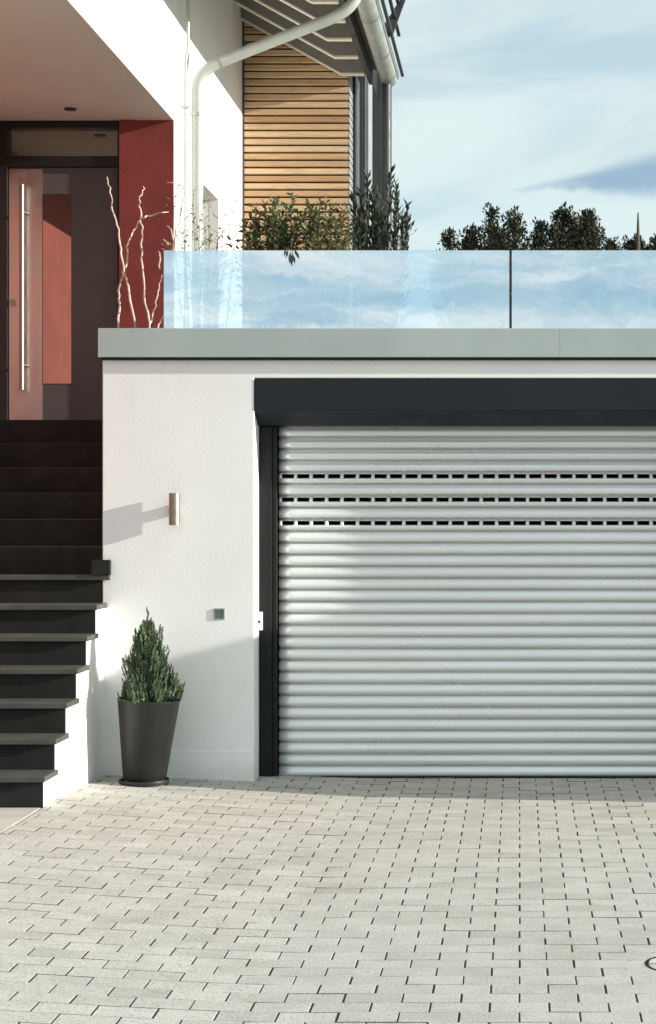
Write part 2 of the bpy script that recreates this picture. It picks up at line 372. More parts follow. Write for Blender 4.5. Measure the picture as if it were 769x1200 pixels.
for a, b2 in ((GL - .018, cx_joint - .0012), (cx_joint + .0012, GR + .05)):
    co.prism([(cy, cz0), (cy, cz1), (cy + .012, cz1 + .004), (cy + .30, cz1 - .012), (cy + .30, cz0 + .05), (cy + .02, cz0 + .05), (cy + .02, cz0)], 0, a, b2)
co.build('coping', m_coping, gar, bevel=.002)
MB().box(cx_joint - .02, cx_joint + .02, cy + .004, cy + .2, cz0 + .005, cz1 - .016).build('coping_joint_plate', m_coping, gar)
MB().box(GL - .005, GR, YW - .040, YW + .02, 2.651, cz0 + .052).build('drip_profile', m_rail, gar)
# shutter box
bx = MB(); yb = YW + .002
prof = [(yb, ZZ(443.5, yb)), (yb, ZZ(480, yb)), (yb + .17, ZZ(498.0, yb + .17)), (YD - .03, ZZ(498.0, yb + .17)), (YD - .03, ZZ(443.5, yb))]
prof = [(y, z - .003) for y, z in prof]
bx.prism(prof, 0, OL + .004, OR - .004); sb = bx.build('shutter_box', m_box, gar, bevel=.004)
cp = MB(); cp.prism([(y + (.004 if i < 2 else 0) - .008, z + (.002 if i in (1, 2, 3) else 0) - .004) for i, (y, z) in enumerate(prof)], 0, OL + .0015, OL + .007); cp.build('end_cap', m_box, sb)
# guide rails
for a, b2 in ((OL + .002, XX(324.5, 11.93)), (OR - .135, OR - .002)):
    gr = MB(); gr.box(a, b2 - .03, YD - .085, YD + .03, .0, prof[2][1] - .004); gr.box(b2 - .029, b2, YD - .07, YD - .02, .0, prof[2][1] - .004)
    gr.build('guide_rail', m_rail, gar, bevel=.003)
# roller curtain
cur = MB(); P = 13.72 / F * YD; zb = ZZ(896.6, YD); x0, x1 = OL + .12, OR - .12
pf = [(0, -.010), (.085, -.010), (.09, .006), (.12, .0165), (.22, .0225), (.36, .0245), (.52, .0235), (.68, .0190), (.82, .0110), (.90, .0040), (.93, .0), (.935, -.010), (1, -.010)]
def strip(t0, t1, zbase, xa, xb):
    pts = [(t, d_) for t, d_ in pf if t0 <= t <= t1]
    def at(t):
        for (ta, da), (tb, db) in zip(pf, pf[1:]):
            if ta <= t <= tb: return da + (db - da) * (t - ta) / (tb - ta)
    if pts[0][0] > t0: pts.insert(0, (t0, at(t0)))
    if pts[-1][0] < t1: pts.append((t1, at(t1)))
    nx_ = max(1, int((xb - xa) / .09)); m1_ = nx_ + 1
    vs = [(xa + (xb - xa) * q_ / nx_, YD - d_ + jig + .0022 * noise.noise(Vector(((xa + (xb - xa) * q_ / nx_) * 1.3, zbase * 7, 3))) * (d_ > .001), zbase + t * P + .0007 * noise.noise(Vector(((xa + (xb - xa) * q_ / nx_) * 1.9, zbase * 11, 9)))) for t, d_ in pts for q_ in range(m1_)]
    cur.add(vs, [(m1_ * i + q_, m1_ * i + q_ + 1, m1_ * (i + 1) + q_ + 1, m1_ * (i + 1) + q_) for i in range(len(pts) - 1) for q_ in range(nx_)], .5, True)
slots = (20, 22, 24); pitch = .0987; SW = .077
for i in range(-1, 30):
    jig = random.gauss(0, .0007)
    zi = zb + i * P
    if i in slots:
        strip(0, .50, zi, x0, x1); strip(.93, 1, zi, x0, x1)
        # webs between the slots
        k = 0; xs = x0 - .004
        while xs < x1:
            strip(.50, .93, zi, max(x0, xs), min(x1, xs + pitch - SW)); xs += pitch
    else: strip(0, 1, zi, x0, x1)
cobj = cur.build('roller_curtain', m_door, gar)
cobj.cycles.shadow_terminator_geometry_offset = 0.0
sol = cobj.modifiers.new('solid', 'SOLIDIFY'); sol.thickness = .006; sol.offset = -1

MB().box(x0, x1, YD - .022, YD + .010, .004, zb - P + .003).build('rubber_seal', m_dark, gar)
MB().box(OL, OR, YD - .01, YD + .30, -.02, .0035).build('threshold', m_rail, gar)
# unseen wall added to throw the long low shade over the garage front
gw = thing('shade_wall', 'unseen tall white wall added at the right end of the garage front to cast shade', 'wall', (4.0, YW, 0))
MB().box(3.90, 4.12, 10.60, YW - .003, -.05, 2.36).build('wall', m_white, gw, bevel=.005)
MB().box(3.885, 4.135, 10.58, YW - .01, 2.362, 2.40).build('coping', m_coping, gw)

# wall lamp, switches
lx, lz0, lz1 = XX(204.5, YW - .06), ZZ(615, YW), ZZ(578, YW)
lamp = thing('wall_lamp', 'small vertical stainless steel cylinder lamp on the white garage wall', 'wall lamp', (lx, YW, (lz0 + lz1) / 2))
MB().tube([(lx, YW - .060, lz0), (lx, YW - .060, lz1)], .0335, 32).build('lamp_shade', m_steel2, lamp)
MB().box(lx - .022, lx + .022, YW - .04, YW - .001, (lz0 + lz1) / 2 - .03, (lz0 + lz1) / 2 + .03).build('bracket', m_steel2, lamp)
MB().tube([(lx, YW - .060, lz0 - .003), (lx, YW - .060, lz0 + .001)], .028, 24).build('diffuser', m_pswitch, lamp)
sx, sz = XX(257, YW), ZZ(719.5, YW)
sw = thing('wall_switch', 'small square grey green switch plate on the garage wall beside the roller door', 'switch', (sx, YW, sz))
fr = MB()
for a, b2, c, e in ((-.034, -.026, -.034, .034), (.026, .034, -.034, .034), (-.026, .026, .026, .034), (-.026, .026, -.034, -.026)):
    fr.box(sx + a, sx + b2, YW - .006, YW - .0005, sz + c, sz + e)
fr.build('frame', m_lpost, sw); MB().box(sx - .0255, sx + .0255, YW - .004, YW - .0005, sz - .0255, sz + .0255).build('cover_plate', m_gswitch, sw, bevel=.002)
kx, kz = XX(303, 11.88), ZZ(728, 11.88)
ks = thing('key_switch', 'narrow white key switch on the black guide rail of the roller door', 'key switch', (kx, 11.9, kz))
MB().box(kx - .023, kx + .023, 11.872, 11.914, kz - .058, kz + .058).build('housing', m_pswitch, ks, bevel=.003)
MB().tube([(kx + .004, 11.8735, kz - .003), (kx + .004, 11.866, kz - .003)], .009, 16).build('lock_cylinder', m_dark, ks)

# ---------------------------------------------------------------- glass balustrade
YG = 11.74
gt, gb0 = ZZ(293.5, YG), cz1 - .02
xl, xg = XX(192.5, YG), XX(598.5, YG)
bal = thing('glass_balustrade', 'frameless reflective blue glass balustrade along the garage terrace edge', 'balustrade', (xl, YG, gb0))
for a, b2 in ((xl, xg - .008), (xg + .008, xg + 2.15), (xg + 2.166, GR)):
    MB().box(a, b2, YG - .0085, YG + .0085, gb0, gt).build('glass_panel', m_balu, bal)
MB().box(xg - .006, xg + .006, YG - .010, YG + .010, gb0, ZZ(301, YG)).build('joint_seal', m_dark, bal)
MB().box(xg + 2.152, xg + 2.164, YG - .010, YG + .010, gb0, ZZ(301, YG)).build('joint_seal', m_dark, bal)
MB().box(xl - .0035, xl - .0005, YG - .0085, YG + .0085, gb0, gt).build('polished_edge', m_edge, bal)
MB().box(xl, GR, YG + .012, YG + .035, 2.665, gb0 + .03).build('clamp_rail', m_coping, bal)

# ---------------------------------------------------------------- staircase
RUN, RISE, Y1, T1 = .252, .1735, 10.19, .266
st = thing('staircase', 'dark basalt entrance stairs rising beside the garage to the front door', 'stairs', (-3.4, Y1, 0))
def ty(i): return Y1 + RUN * (i - 1)
def tz(i): return T1 + RISE * (i - 1)
prevz = .06
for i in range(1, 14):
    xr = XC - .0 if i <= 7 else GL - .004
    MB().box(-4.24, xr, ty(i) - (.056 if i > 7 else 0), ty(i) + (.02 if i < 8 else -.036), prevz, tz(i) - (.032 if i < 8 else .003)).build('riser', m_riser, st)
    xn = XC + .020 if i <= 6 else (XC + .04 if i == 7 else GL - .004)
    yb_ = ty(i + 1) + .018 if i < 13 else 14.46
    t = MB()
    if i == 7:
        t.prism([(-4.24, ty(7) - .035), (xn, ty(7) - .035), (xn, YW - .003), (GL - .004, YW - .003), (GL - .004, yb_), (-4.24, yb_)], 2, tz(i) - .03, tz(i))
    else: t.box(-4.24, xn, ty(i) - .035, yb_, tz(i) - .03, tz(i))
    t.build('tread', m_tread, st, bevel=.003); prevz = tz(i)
MB().box(GL - .06, XC + .045, YW - .045, YW - .004, tz(7) + .001, tz(7) + .095).build('end_block', m_riser, st, bevel=.002)
prof = [(Y1 + .021, -.03)]
for i in range(1, 7):
    prof += [(min(ty(i) + .021, YW - .002), tz(i) - .0305)] + ([(min(ty(i + 1) + .021, YW - .002), tz(i) - .0305)] if i < 6 else [])
prof += [(ty(7) - .002, tz(6) - .0305), (ty(7) - .002, -.03)]
MB().prism(prof, 0, XC - .14, XC).build('stringer', m_white, st)

# ---------------------------------------------------------------- house
HX, YE, YC = -2.67, 14.5, 18.07                   # side wall plane, entrance wall, timber bay front
CE = 4.73
ho = thing('house', 'white rendered house with red recessed entrance, larch clad bay and pitched eaves', 'house', (HX, YE, 0))
w = MB(); T = .3
wy0, wy1, wz0, wz1 = 15.83, 16.64, 2.75, 4.47     # side window
w.box(HX - T, HX, 8.6, YE, CE, 7.2)
w.box(HX - T, HX, YE, wy0, 0, 7.2); w.box(HX - T, HX, wy1, YC + 6, 0, 7.2); w.box(HX - T, HX, wy0, wy1, wz1, 7.2); w.box(HX - T, HX, wy0, wy1, 0, wz0)
w.box(-7.2, HX - T, 8.6, 8.9, CE, 7.2)
w.box(-7.2, -4.48, YE, YE + .3, 0, CE)
w.build('wall', m_house, ho)
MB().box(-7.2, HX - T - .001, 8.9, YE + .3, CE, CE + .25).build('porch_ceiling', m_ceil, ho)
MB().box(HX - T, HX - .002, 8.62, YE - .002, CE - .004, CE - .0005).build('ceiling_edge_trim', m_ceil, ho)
xd1 = XX(140, YE)
MB().box(xd1, HX - .001, YE - .006, YE + .28, 2.2, CE - .005).build('red_wall_panel', m_red, ho)
MB().box(-4.47, -4.25, 9.9, YE + .3, 0, CE - .004).build('red_side_wall', m_terra, ho)
# recessed ceiling light
clx, cly = XX(82.5, 14.09), 14.09
cl = thing('ceiling_light', 'small dark round downlight recessed in the porch ceiling', 'downlight', (clx, cly, CE))
MB().tube([(clx, cly, CE - .012), (clx, cly, CE - .0005)], .045, 24).build('trim_ring', m_dark, cl)
# front door
z = lambda py: ZZ(py, YE)
zl = tz(13)
fd = MB().box(XX(8, YE), XX(136.5, YE), YE + .045, YE + .11, zl + .012, z(195)).build('front_door', m_leaf, ho, bevel=.003)
f = MB()
f.box(-4.25, XX(7.6, YE), YE + .02, YE + .16, zl, CE - .006); f.box(XX(137, YE), xd1, YE + .02, YE + .16, zl, CE - .006)
f.box(XX(7.6, YE), XX(137, YE), YE + .02, YE + .16, z(194.6), z(182)); f.box(XX(7.6, YE), XX(137, YE), YE + .02, YE + .16, z(149), CE - .006)
f.build('door_frame', m_frame, ho, bevel=.003)
MB().box(XX(7.6, YE), XX(137, YE), YE + .09, YE + .12, z(182), z(149)).build('transom_window', m_transom, ho)
MB().box(XX(9, YE), XX(48, YE), YE + .040, YE + .0445, zl + .03, z(197)).build('steel_panel', m_steel, fd)
MB().box(XX(48.8, YE), XX(82, YE), YE + .041, YE + .0445, z(449), z(226)).build('glass_pane', m_pane, fd)
hx = XX(25.5, YE - .03); hy = YE - .03
hd = MB().tube([(hx, hy, z(457)), (hx, hy, z(217))], .0185, 20).build('handle', m_steel2, fd)
for py in (249, 428):
    MB().tube([(hx + .004, hy, z(py)), (hx + .03, YE + .041, z(py))], .010, 12).build('handle_post', m_steel2, hd)
MB().tube([(XX(14, YE), YE + .02, z(354)), (XX(14, YE), YE + .0395, z(354))], .026, 24).build('lock', m_steel2, fd)
# side window
wn = MB(); yo = .14
wn.box(HX - T + .02, HX - yo, wy0, wy0 + .06, wz0, wz1); wn.box(HX - T + .02, HX - yo, wy1 - .06, wy1, wz0, wz1)
wn.box(HX - T + .02, HX - yo, wy0 + .06, wy1 - .06, wz1 - .06, wz1); wn.box(HX - T + .02, HX - yo, wy0 + .06, wy1 - .06, wz0, wz0 + .06)
wo_ = wn.build('window', m_lpost, ho)
MB().box(HX - T + .04, HX - yo - .03, wy0 + .06, wy1 - .06, wz0 + .06, wz1 - .06).build('pane', m_winglass, wo_)
bl = MB()
for k in range(34):
    zz = wz1 - .18 - k * .045
    if zz < wz0 + .05: break
    bl.prism([(HX - yo + .004, zz), (HX - yo + .034, zz + .016), (HX - yo + .036, zz + .014), (HX - yo + .006, zz - .004)], 1, wy0 + .01, wy1 - .01)
bl.build('blind', m_blind, wo_)
# timber bay
BX = XX(408, YC)                                  # right edge of the boards
bz0, bz1 = 2.66, 6.55
bay = MB().box(HX, BX - .02, YC + .03, 23.9, bz0, 6.9).build('bay_core', m_gap, ho)
bd_ = MB(); bp = 8.69 / F * YC; k = 0
while bz0 + k * bp < bz1:
    zz = bz0 + k * bp; tn = min(1, max(0, random.gauss(.55, .25))); dy = random.gauss(0, .0015)
    bd_.prism([(YC + dy, zz + .010), (YC - .008 + dy, zz + .016), (YC + dy, zz + bp - .008), (YC + .022 + dy, zz + bp - .004), (YC + .022 + dy, zz + .008)], 0, HX + .022, BX, tn); k += 1
bd_.build('timber_cladding', m_wood, ho)
MB().box(HX + .001, HX + .020, YC - .004, YC + .03, bz0, 6.5).build('corner_profile', m_post, ho)
ec = MB(); k = 0                                  # board ends on the return of the bay
while bz0 + k * bp < 6.1:
    zz = bz0 + k * bp; ec.prism([(YC, zz + .010), (YC - .006, zz + .016), (YC + .012, zz + bp - .006), (YC + .35, zz + bp - .006), (YC + .35, zz + .010)], 0, BX + .001, BX + .014, random.random()); k += 1
ec.build('board_ends', m_lpost, ho)
def sidepost(ya, yb2, mat, name, xo=.0, zt=None, zb_=2.66): return MB().box(BX - .05, BX + .02 + xo, ya, yb2, zb_, zt or 1.7 + 515 / 2200 * ya).build(name, mat, ho)
sidepost(18.45, 18.9, m_post, 'window_post', .02); sidepost(18.902, 19.45, m_winglass, 'bay_window', -.01)
sidepost(19.46, 19.62, m_post, 'window_post', .03); sidepost(19.63, 20.15, m_lpost, 'light_post', .05)
sidepost(20.16, 20.5, m_post, 'window_post', .0); sidepost(20.51, 22.0, m_winglass, 'bay_window', -.01)
sidepost(22.01, 22.5, m_post, 'window_post', .10); sidepost(22.51, 23.9, m_post, 'window_post', .0)
# roof
RX, RZ, PIT = -1.29, 5.985, .56
def under(x): return 5.90 + (-1.71 - x) * PIT     # underside line of rafters
rys = [18.0 / 1.039 ** k for k in range(0, 18)]
def rafter(y):
    m = MB(); xe = -1.49
    m.prism([(xe, 5.905), (-1.71, 5.905), (-3.1, under(-3.1)), (-3.1, under(-3.1) + .33), (xe, under(xe) + .33)], 1, y - .035, y + .035)
    o = m.build('rafter', m_raft, ho)
    t = MB(); t.prism([(xe, 5.905), (-1.71, 5.905), (-3.1, under(-3.1)), (-3.1, under(-3.1) - .016), (-1.707, 5.889), (xe, 5.889)], 1, y - .040, y + .036)
    t.build('rafter_edge', m_trim, o)
for y in rys:
    if y > 9.2: rafter(y)
ra = MB()
ra.prism([(-1.40, under(-1.40) + .332), (-7.2, under(-7.2) + .332), (-7.2, under(-7.2) + .36), (-1.40, under(-1.40) + .36)], 1, 8.2, 18.6); ra.build('soffit_boards', m_raft, ho)
MB().box(-1.488, -1.45, 8.2, 18.58, 5.93, 6.10).build('fascia', m_fascia, ho)
ti = MB(); y = 8.2; x_e = -1.20
while y < 18.55:
    for q in range(3):
        xa = x_e - q * .34; za = under(xa) + .415 + q * .004
        ti.prism([(xa, za), (xa - .40, za + .40 * PIT - .02), (xa - .40, za + .40 * PIT + .005), (xa, za + .028)], 1, y + .006, y + .294)
    y += .30
ti.prism([(x_e - 1.02, under(x_e - 1.02) + .38), (-7.2, under(-7.2) + .38), (-7.2, under(-7.2) + .43), (x_e - 1.02, under(x_e - 1.02) + .43)], 1, 8.2, 18.6)
ti.build('roof_tiles', m_tile, ho)
sg = MB()
for xo, zo, ye in ((-1.16, 6.03, 18.62), (-1.13, 6.17, 17.6), (-1.10, 6.31, 17.0)):
    sg.box(xo - .014, xo + .014, 8.2, ye, zo - .012, zo + .012)
for yb3 in (10, 12.4, 14.8, 16.95): sg.prism([(-1.30, 5.98), (-1.15, 6.00), (-1.02, 6.36), (-1.06, 6.36)], 1, yb3, yb3 + .03)
sg.build('snow_guard', m_tile, ho)
# gutter, half round
gu = MB(); n = 14; R = .085
pr = [(RX + R * math.cos(math.pi + math.pi * k / n), RZ + R * math.sin(math.pi + math.pi * k / n)) for k in range(n + 1)]
pri = [(RX + (R - .006) * math.cos(math.pi + math.pi * k / n), RZ + (R - .006) * math.sin(math.pi + math.pi * k / n)) for k in range(n, -1, -1)]
loop = pr + pri
m_ = len(loop); vs = [(x, 8.2, zz) for x, zz in loop] + [(x, 18.55, zz) for x, zz in loop]
gu.add(vs, [(i, (i + 1) % m_, m_ + (i + 1) % m_, m_ + i) for i in range(m_)], .5, True)
gu.prism(pr, 1, 18.55, 18.556)
gut = gu.build('gutter', m_zinc, ho)
MB().tube([(RX + R + .004, 8.2, RZ + .004), (RX + R + .004, 18.55, RZ + .004)], .012, 10).build('gutter_bead', m_zinc, gut)
for k, yy in enumerate((10.6, 13.0, 14.7, 16.1, 17.4, 18.3)):
    b_ = MB(); R2 = R + .005; q = [(RX + R2 * math.cos(math.pi + math.pi * k2 / n), RZ + R2 * math.sin(math.pi + math.pi * k2 / n)) for k2 in range(n + 1)]
    qi = [(RX + (R - .001) * math.cos(math.pi + math.pi * k2 / n), RZ + (R - .001) * math.sin(math.pi + math.pi * k2 / n)) for k2 in range(n + 1)]
    ml = len(q + qi); lp = q + qi[::-1]; vs = [(x, yy, zz) for x, zz in lp] + [(x, yy + .03, zz) for x, zz in lp]
    b_.add(vs, [(i, (i + 1) % ml, ml + (i + 1) % ml, ml + i) for i in range(ml)], .5); b_.build('gutter_bracket', m_zinc, gut)
# downpipes
dy = 14.96; dx = XX(231.5, dy)
pts = [(dx, dy, 2.67), (dx, dy, 5.02)] + arc((dx, dy, 5.05), (dx, dy, 5.205), (dx + .17, dy, 5.285)) + [(-1.52, dy, 5.625)] + arc((-1.50, dy, 5.635), (-1.30, dy, 5.72), (RX, dy, 5.86)) + [(RX, dy, 5.93)]
dp = MB().tube(pts, .046, 20).build('downpipe', m_pipe, ho)
for zz in (3.35, 4.85): MB().tube([(dx, dy, zz), (dx, dy, zz + .03)], .051, 20).build('pipe_clamp', m_zinc, dp)
MB().tube([Vector((dx + .17, dy, 5.285)).lerp((-1.52, dy, 5.625), q_) for q_ in (.02, .09)], .050, 20).build('pipe_socket', m_pipe, dp)
MB().tube([(-1.305, 18.46, 2.67), (-1.305, 18.46, 5.93)], .042, 16).build('downpipe', m_post, ho)
cx2 = XX(217.5, 14.75); 
cd = MB().tube([(cx2, 14.75, 2.67), (cx2, 14.75, 5.25), (cx2 + .02, 14.75, 5.36), (cx2 + .02, 14.75, 6.2)], .0125, 10).build('lightning_rod', m_pipe, ho)
MB().box(cx2 - .035, cx2 + .03, 14.735, 14.765, ZZ(127, 14.75), ZZ(124.5, 14.75)).build('rod_clamp', m_zinc, cd)

# ---------------------------------------------------------------- potted conifer
pY = 11.36; pX = XX(169, pY); pz = g(pX, pY) + .004
pot = thing('plant_pot', 'tall tapered dark grey plant pot on a round saucer beside the stairs', 'plant pot', (pX, pY, pz))
rt_, rb_, ph = .186, .128, .512
pm = MB().lathe([(rb_ - .004, .022), (rb_, .026), (rt_ - .001, ph - .012), (rt_ + .002, ph - .006), (rt_ + .002, ph), (rt_ - .004, ph + .002), (rt_ - .012, ph - .004), (rt_ - .018, ph - .05)], (pX, pY, pz), 64, tilt=.055)
pm.build('pot_body', m_pot, pot)
MB().lathe([(.130, 0), (.148, .004), (.152, .022), (.150, .028), (.144, .026), (.140, .012), (.02, .010)], (pX, pY, pz), 48).build('saucer', m_pot, pot)
MB().lathe([(rt_ - .03, ph - .08), (rt_ - .02, ph - .045), (.02, ph - .035)], (pX, pY, pz), 32, tilt=.055).build('soil', m_soil, pot)
tcx, tb = pX + .028, pz + ph - .045
con = thing('conifer', 'small feathery cone shaped green conifer growing in the dark grey pot', 'conifer', (tcx, pY, tb))
MB().tube([(tcx, pY, tb), (tcx + .004, pY, tb + .3), (tcx - .008, pY, tb + .52)], [.012, .007, .003], 8).build('trunk', m_bark, con)
cf = MB(); CH = .56
def spray(base, dirv, L, tone):
    base = Vector(base); dirv = Vector(dirv).normalized(); side = dirv.cross(Vector((random.gauss(0, 1), random.gauss(0, 1), .2))).normalized(); nb = 10
    for k in range(nb):
        t = k / nb; p = base + dirv * L * t
        for sgn in (-1, 1):
            dd = dirv * 1.0 + side * sgn * .55 * (1 - .4 * t) + Vector((random.gauss(0, .18), random.gauss(0, .18), random.gauss(0, .1)))
            cf.leaf(p, dd, L * .32 * (1.15 - t * .6), .0078, min(1, max(0, tone + random.gauss(0, .14) + .16 * t)))
    cf.leaf(base + dirv * L * .85, dirv, L * .35, .005, min(1, tone + .2))
for i in range(900):
    hz = random.random() ** 1.25; a = random.uniform(0, 2 * math.pi)
    lob = 1 + .22 * math.sin(a * 3 + hz * 9) + .12 * math.sin(a * 7 + 2)
    rad = (.143 * (1 - hz) ** .72 + .012) * lob * random.choice((random.uniform(.82, 1.08), random.uniform(.3, .9)))
    p = (tcx + rad * math.cos(a) - .01 * hz, pY + rad * math.sin(a), tb + .02 + hz * CH * .80)
    L = random.uniform(.045, .085) * (1.05 - .3 * hz)
    spray(p, (math.cos(a) * .38 * (1 - hz * .5), math.sin(a) * .38 * (1 - hz * .5), 1.), L, random.uniform(.22, .78) + .18 * noise.noise(Vector(p) * 14))
for k, (ox, oy, hh, tp) in enumerate(((-.010, 0, .46, .60), (.058, .02, .34, .50), (.085, -.02, .32, .485), (-.085, .0, .34, .475), (.105, 0, .22, .37), (-.06, -.03, .34, .465), (.135, .0, .12, .26))):
    for j in range(9):
        t = j / 9; spray((tcx + ox + random.gauss(0, .006), pY + oy + random.gauss(0, .006), tb + hh + (tp - hh) * t - .01), (random.gauss(0, .2), random.gauss(0, .2), 1), .045 * (1.2 - t * .7), .45)
cf.build('foliage', m_conifer, con)

# ---------------------------------------------------------------- terrace planting
def trough(x0, x1, y, label, h=.22):
    o = thing('planter_trough', label, 'planter', ((x0 + x1) / 2, y, 2.66))
    t = MB(); a, b2, c, e = x0, x1, y - .17, y + .17
    t.box(a, b2, c, c + .02, 2.66, 2.66 + h); t.box(a, b2, e - .02, e, 2.66, 2.66 + h); t.box(a, a + .02, c + .02, e - .02, 2.66, 2.66 + h); t.box(b2 - .02, b2, c + .02, e - .02, 2.66, 2.66 + h)
    t.build('trough_body', m_pot, o); MB().box(a + .02, b2 - .02, c + .02, e - .02, 2.67, 2.64 + h).build('soil', m_soil, o); return o
YT = 12.35
trough(-2.62 + .04, -2.0, YT, 'dark grey planter trough holding the twisted willow branches on the terrace')
trough(-1.93, -1.15, 12.75, 'dark grey planter trough under the dense green shrubs on the terrace')
trough(-1.12, -.70, 12.9, 'dark grey planter trough under the tall lance leaved shrub on the terrace')
# twisted willow: traced in the zoomed crop (scale 3.495, origin 0,180)
will = thing('twisted_branches', 'pale bare corkscrew willow branches standing in front of the red wall', 'branches', (-2.4, YT, 2.86))
def wp(q, y): return (XX(q[0] / 3.495, y), y, ZZ(180 + q[1] / 3.495, y))
branches = [
 [(545, 800), (553, 700), (535, 600), (520, 520), (507, 480), (497, 410), (488, 350), (478, 290), (462, 240), (455, 190), (447, 140), (438, 96)],
 [(600, 800), (612, 715), (607, 650), (595, 610), (590, 520), (582, 430), (583, 340), (577, 280), (576, 230), (572, 185), (586, 160), (586, 135)],
 [(483, 800), (484, 700), (488, 620), (487, 560), (500, 500), (520, 450), (524, 380), (538, 325), (560, 300), (576, 268)],
 [(576, 268), (600, 257), (630, 252), (650, 242), (690, 239)],
 [(610, 760), (613, 700), (632, 640), (640, 590), (655, 550), (662, 500)],
 [(640, 790), (652, 700), (662, 672), (682, 655), (688, 635), (702, 624)],
 [(700, 470), (716, 400), (718, 330), (735, 280), (748, 220), (758, 170), (748, 130), (720, 121), (685, 117)],
 [(700, 470), (712, 360), (700, 310), (684, 296)],
 [(662, 500), (690, 480), (700, 470)], [(650, 470), (655, 430), (648, 398)], [(690, 372), (680, 362), (668, 352)]]
for bi, br in enumerate(branches):
    ps = []
    yo = YT + (.03 * (bi % 3) - .03)
    for (a, b2), (c, e) in zip(br, br[1:]):
        for s in range(3):
            t = s / 3; ps.append((a + (c - a) * t + random.gauss(0, 2.4), b2 + (e - b2) * t))
    ps.append(br[-1]); n = len(ps)
    P3 = [wp(q, yo + .03 * math.sin(i * .8 + bi)) for i, q in enumerate(ps)]
    r0 = .0085 if bi < 3 else .0065
    MB().tube(P3, [r0 * (1 - .5 * i / n) for i in range(n)], 7).build('branch', m_twig, will)
def stem_shrub(name, label, cat, px0, px1, base_px, tops, Y, mat, leafL, leafW, dens, spread=.25, lean=0, group=None, stemr=.004, up=.55, zbase=2.84, tn=(.1, .9)):
    bx_ = XX(base_px, Y); o = thing(name, label, cat, (bx_, Y, zbase), group)
    stm, lf = MB(), MB()
    for (tx_, ty_) in tops:
        e = Vector((XX(tx_, Y), Y + random.uniform(-.12, .12), ZZ(ty_, Y))); b = Vector((bx_ + (e.x - bx_) * .45 + random.gauss(0, .02), Y + random.uniform(-.06, .06), zbase))
        mid = (b + e) / 2 + Vector((random.gauss(0, .03), random.gauss(0, .03), .02)); n = 10
        pts = [b * (1 - t) ** 2 + mid * 2 * t * (1 - t) + e * t * t for t in [i / n for i in range(n + 1)]]
        stm.tube(pts, [stemr * (1.2 - .7 * i / n) for i in range(n + 1)], 5)
        L = (e - b).length; cnt = int(dens * L)
        for k in range(cnt):
            t = .12 + .88 * (k + random.random()) / cnt; i = min(n - 1, int(t * n)); p = pts[i].lerp(pts[i + 1], t * n - i) if t < 1 else pts[-1]
            a = random.uniform(0, 2 * math.pi); dv = (pts[i + 1] - pts[i]).normalized()
            out = Vector((math.cos(a), math.sin(a), 0))
            off = out * random.random() * spread * (.35 if t > .85 else 1)
            if off.length > .05: stm.tube([p, p + off * .98 + dv * off.length * .5], [.0018, .0012], 3, cap=False); p = p + off + dv * off.length * .5
            dd = out * random.uniform(.5, 1) + dv * up + Vector((0, 0, random.gauss(0, .25)))
            q = tn[0] + (tn[1] - tn[0]) * random.random()
            if mat is m_shrub: q = q * .78 if random.random() > .02 + .30 * max(0, t - .6) * (tx_ > 365) else .95
            lf.leaf(p, dd, leafL * random.uniform(.6, 1.15), leafW * random.uniform(.7, 1.1), q)
    stm.build('stems', m_bark, o); lf.build('leaves', mat, o); return o
G = 'shrubs in the terrace troughs'
stem_shrub('sparse_shrub', 'sparse shrub with tiny pale yellow green leaves before the downpipe', 'shrub', 200, 280, 236,
  [(204, 205), (206, 232), (222, 255), (226, 222), (232, 250), (238, 228), (247, 236), (254, 262), (262, 248), (268, 226), (273, 232), (276, 258), (246, 270), (230, 275), (213, 262), (262, 272), (252, 280), (240, 262)], 12.6, m_pale, .032, .014, 34, .10, stemr=.0022)
stem_shrub('leafy_shrub', 'dense dark green leafy shrub below the left of the timber boards', 'shrub', 285, 330, 308,
  [(287, 262), (292, 248), (297, 240), (304, 250), (310, 238), (318, 232), (324, 236), (330, 246), (336, 238), (302, 262), (314, 258), (325, 262), (291, 275), (335, 268)], 12.7, m_shrub, .060, .021, 120, .11, group=G)
stem_shrub('leafy_shrub', 'middle green shrub of the terrace row, one drooping sprig over the glass', 'shrub', 330, 370, 350,
  [(334, 262), (340, 240), (344, 230), (350, 252), (358, 244), (364, 238), (370, 250), (346, 268), (360, 266), (374, 262), (336, 276)], 12.78, m_shrub, .058, .020, 120, .11, group=G)
stem_shrub('leafy_shrub', 'reddish tipped green shrub beside the right edge of the timber boards', 'shrub', 365, 412, 388,
  [(370, 246), (376, 238), (383, 234), (390, 238), (396, 246), (402, 242), (408, 256), (385, 260), (396, 266), (406, 274), (374, 268)], 12.7, m_shrub, .056, .020, 120, .11, group=G)
lo = stem_shrub('lance_leaved_shrub', 'tall upright shrub with narrow dark leaves beside the bay windows', 'shrub', 408, 482, 446,
  [(414, 232), (419, 245), (424, 228), (431, 206), (436, 222), (441, 240), (447, 250), (452, 262), (458, 198), (463, 212), (466, 234), (478, 240), (472, 255), (480, 262), (462, 268), (440, 270), (425, 268), (415, 262)], 12.9, m_olean, .068, .021, 110, .07, up=1.5)
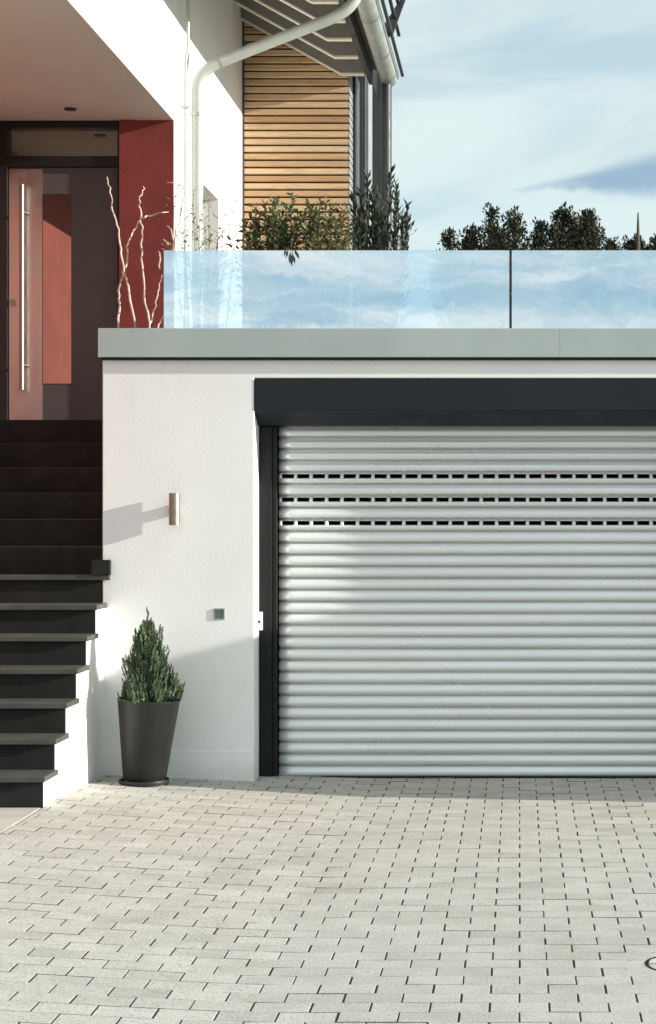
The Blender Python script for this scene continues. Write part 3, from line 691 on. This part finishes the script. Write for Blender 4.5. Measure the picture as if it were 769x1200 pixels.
# drooping sprig in front of the glass
dsp = [o for o in bpy.data.objects if o.name.startswith('leafy_shrub')][1]
ds = MB(); yg = YG - .05
ds.tube([(XX(345, 12.4), 12.4, 3.40), (XX(343, 11.9), 11.9, 3.44), (XX(341, yg), yg, ZZ(290, yg)), (XX(341, yg), yg, ZZ(299, yg))], [.003, .0028, .002, .0015], 5)
ds.build('drooping_stem', m_bark, dsp); dl = MB()
for px, py, a in ((341, 295, -.25), (342, 296, .15), (336, 290, -.3), (345, 291, .35), (340, 299, 0)): dl.leaf((XX(px, yg), yg, ZZ(py, yg)), (a, -.05, -1), .062, .016, .12, (0, 1, .1))
dl.build('drooping_leaves', m_olean, dsp)

# ---------------------------------------------------------------- distant trees
def tree(px, ptop, wpx, Y, label, seed, dens=1., group='trees beyond the terrace'):
    rnd = random.Random(seed); X0 = XX(px, Y); top = ZZ(ptop, Y); o = thing('tree', label, 'tree', (X0, Y, -.05), group)
    tr, cr = MB(), MB(); hw = wpx / F * Y / 2
    zc = top - 3.2
    tr.tube([(X0 + rnd.gauss(0, .05), Y, -.05), (X0 + rnd.gauss(0, .06), Y, zc * .5), (X0, Y, zc), (X0 + rnd.gauss(0, .05), Y, top - .25)], [.13, .10, .075, .015], 8)
    K = Y / 30; nl = int(42 * dens)
    for k in range(nl):
        t = rnd.random() ** .8; z0 = zc + (top - zc) * t * .93; a = rnd.uniform(0, 6.283)
        reach = hw * (1.5 - 1.25 * t ** 2.2) * rnd.uniform(.35, 1.1) * (1.25 if rnd.random() < .15 else 1)
        e = Vector((X0 + math.cos(a) * reach, Y + math.sin(a) * reach, min(z0 + reach * rnd.uniform(.3, .9) + .05, top - .05)))
        b = Vector((X0, Y, max(zc - .8, z0 - reach * .6))); m1 = (b + e) / 2 + Vector((0, 0, -.03)); tr.tube([b, m1, e], [.02 * K, .012 * K, .006 * K], 4)
        rr = rnd.uniform(.04, .10) * K; tb_ = rnd.uniform(.1, .8)
        for c in range(3):
            q = b.lerp(e, 1 - .22 * c) + Vector((rnd.gauss(0, .03), rnd.gauss(0, .03), rnd.gauss(0, .04)))
            for l in range(26):
                dv = Vector((rnd.gauss(0, 1), rnd.gauss(0, 1), rnd.gauss(.2, 1.9))).normalized()
                random.seed(rnd.random()); cr.leaf(q + Vector((dv.x, dv.y, dv.z * 1.5)) * rr * rnd.random() ** .5, dv + Vector((0, 0, .6)), rnd.uniform(.045, .08) * K, .030 * K, min(1, max(0, tb_ + rnd.gauss(0, .15))))
    tr.build('trunk', m_bark, o); cr.build('crown', m_tree, o)
TL = [(528, 265, 40, 44, 'small open tree at the far left of the row beyond the terrace', .8),
 (553, 268, 46, 45, 'low tree second from the left in the row beyond the terrace', 1.1),
 (577, 239, 46, 47, 'tall narrow tree with a pointed crown left of the glass joint', 1.1),
 (603, 244, 46, 45, 'loose airy tree directly behind the glass joint', .9),
 (590, 267, 50, 48, 'low bushy tree filling the gap left of the glass joint', 1.2),
 (635, 261, 42, 45, 'low dark tree at the left of the dense dark clump', 1.4),
 (660, 242, 58, 46, 'dense dark rounded tree in the middle of the dark clump', 1.7),
 (688, 246, 50, 45, 'dense dark tree at the right of the dark clump', 1.6),
 (674, 262, 60, 48, 'low dark tree behind the middle of the dark clump', 1.5),
 (716, 281, 44, 47, 'very low tree top between the dark clump and the thin pole', 1.1),
 (744, 277, 46, 46, 'low tree top around the foot of the thin pole', 1.2),
 (769, 270, 44, 45, 'low tree top right of the thin pole at the picture edge', 1.3)]
for k, (a, b2, c, e, lb, dn) in enumerate(TL): tree(a, b2, c, e, lb, k + 1, dn)
mp_ = thing('mast', 'thin dark pole rising above the low trees at the right', 'pole', (XX(748, 40), 40, -.06))
MB().tube([(XX(748, 40), 40, -.06), (XX(748, 40), 40, ZZ(285, 40)), (XX(748, 40), 40, ZZ(249, 40))], [.05, .045, .014], 8).build('shaft', m_bark, mp_)
